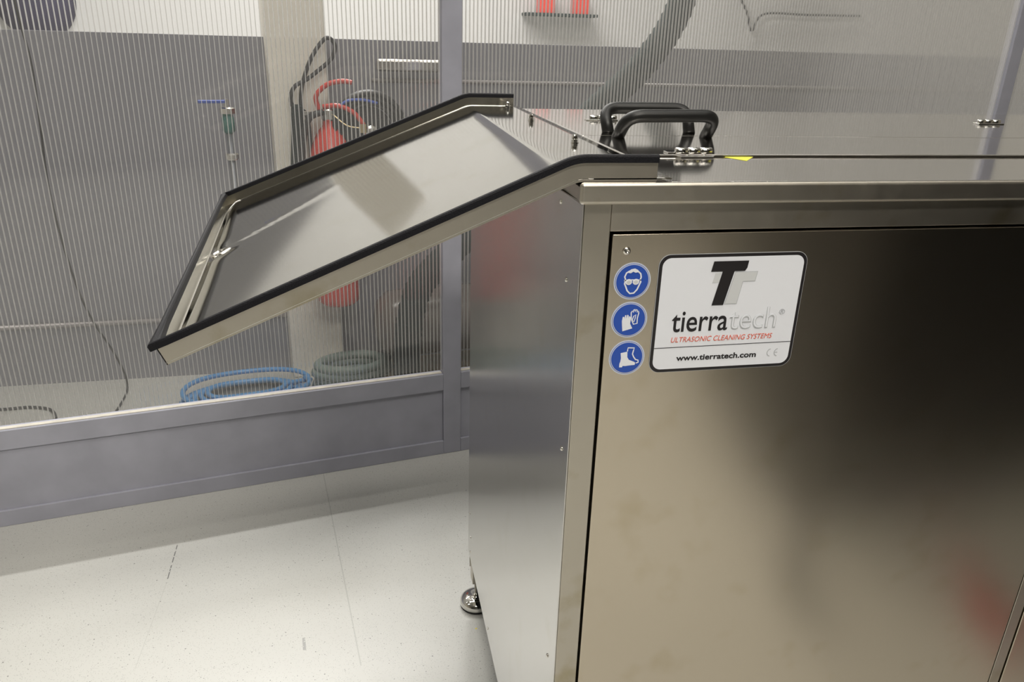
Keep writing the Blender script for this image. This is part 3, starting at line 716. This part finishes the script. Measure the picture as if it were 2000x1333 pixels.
# conduits on the barrier
def along(name, x0, x1, z, r, mt, label, y_off=.03):
    bm = BM(); f = lambda x: Vector((x, 2.542+(x+5)*.0311-r-.006, z))
    tube(bm, [f(x0), f(x1)], r, 14)
    e = tag(obj(name, bm, mt, None, smooth=True), label, 'rail'); return e
M['conduit'] = simple('grey_conduit', (.34, .32, .32), .25, .3)
along('handrail', -.18, 5.6, 1.335, .009, M['conduit'], 'long grey rail along the upper part of the grey barrier', .03)
along('kick_rail', -4.6, -.45, .285, .012, M['conduit'], 'long pale rail low on the grey barrier, left of the pillar')
lamp_c = Vector((-.03, 2.62, 1.405))
bm = BM(); box(bm, (-.16, 2.60, 1.375), (.14, 2.668, 1.425)); o = obj('junction_trunking', bm, simple('satin_metal', (.5, .48, .46), .15, .9), None, bevel=.012)
tag(o, 'short shiny metal trunking on the grey barrier, left of the central post', 'trunking')

# things on the far white wall of the hall
bm = BM(); box(bm, (1.55, 7.72, 1.735), (2.33, 7.99, 1.765)); tag(obj('wall_shelf', bm, M['darkhose'], None, bevel=.004), 'short dark shelf on the far white wall of the hall', 'shelf')
for x0, x1, z1, lb in ((1.70, 1.86, 1.97, 'wider red box on the dark far shelf'), (2.08, 2.24, 1.95, 'narrower dark red box at the right end of the dark far shelf')):
    bm = BM(); box(bm, (x0, 7.76, 1.765), (x1, 7.95, z1)); t = tag(obj('red_box', bm, M['red'], None, bevel=.004), lb, 'box')
bm = BM(); lathe(bm, (-3.25, 7.99, 1.72), [(.36, 0), (.36, .05), (.30, .20), (.12, .24), (0, .25)], (0, -1, 0), 32)
tag(obj('wall_fan_cover', bm, M['purple'], None, smooth=True), 'dark purple round cover on the far white wall, upper left corner', 'cover')
bm = BM(); tube(bm, smooth_path([Vector(p) for p in ((3.9,7.96,2.2),(4.14,7.95,1.87),(4.24,7.95,1.66),(4.36,7.95,1.84),(4.9,7.95,1.85),(5.6,7.96,1.86))], 8), .012, 8)
tag(obj('wall_wire', bm, M['black'], None, smooth=True), 'thin dark wire drooping along the far white wall', 'wire')

# ------------------------------------------------------------------ unseen stand-ins on the photographer's side, added for the steel to mirror
e = empty('stand_in_cabinet', (2.35, -1.55, 0), 'tall dark cabinet on legs, unseen, added to darken the door reflection', 'cabinet')  # added out of view to darken the right part of the door
bm = BM(); box(bm, (1.16, -1.85, .16), (3.40, -1.06, 2.05)); obj('body', bm, M['darkstandin'], e, bevel=.01)
for x in (1.20, 3.36):
    for y in (-1.81, -1.10):
        bm = BM(); box(bm, (x-.03, y-.03, 0), (x+.03, y+.03, .16)); obj('leg', bm, M['darkstandin'], e)
for x in (1.25, 2.33):
    bm = BM(); box(bm, (x, -1.075, .20), (x+1.0, -1.06, 2.0)); d = obj('door', bm, M['darkstandin'], e, bevel=.004)
    bm = BM(); tube(bm, fillet([Vector((x+.9, -1.06, 1.0)), Vector((x+.9, -1.025, 1.0)), Vector((x+.9, -1.025, 1.2)), Vector((x+.9, -1.06, 1.2))], .01, 4), .007, 8); obj('handle', bm, M['fastener'], d, smooth=True)
e = empty('stand_in_post', (.98, -.80, 0), 'dark slim post, unseen, added for a dark streak mirrored in the door', 'post')  # added out of view; its mirror image reads as a dark leg
bm = BM(); lathe(bm, (.98, -.80, 0), [(.07, 0), (.07, .012), (.03, .02), (.027, .85), (.02, .87), (0, .875)], n=24); obj('post_body', bm, M['darkstandin'], e, smooth=True)
e = empty('stand_in_case', (1.45, -.55, 0), 'small red case, unseen, added for the red smear mirrored in the door', 'case')  # added out of view for a red smear low in the door
bm = BM(); box(bm, (1.40, -.62, 0), (1.50, -.48, .10)); obj('case_body', bm, M['red'], e, bevel=.01)
bm = BM(); tube(bm, fillet([Vector((1.45, -.59, .10)), Vector((1.45, -.59, .13)), Vector((1.45, -.51, .13)), Vector((1.45, -.51, .10))], .01, 4), .006, 8); obj('handle', bm, M['black'], e, smooth=True)

e = empty('stand_in_housing', (-1.2, -5.9, 0), 'long dark housing, unseen, added to darken reflections in the tray and door', 'machine')  # added out of view to darken what the tray wall mirrors
bm = BM(); box(bm, (-4.4, -6.5, .1), (1.9, -5.3, 1.75)); obj('body', bm, M['darkstandin'], e, bevel=.02)
for x in (-4.2, -1.2, 1.7):
    bm = BM(); box(bm, (x-.06, -6.3, 0), (x+.06, -5.5, .1)); obj('foot', bm, M['darkstandin'], e)
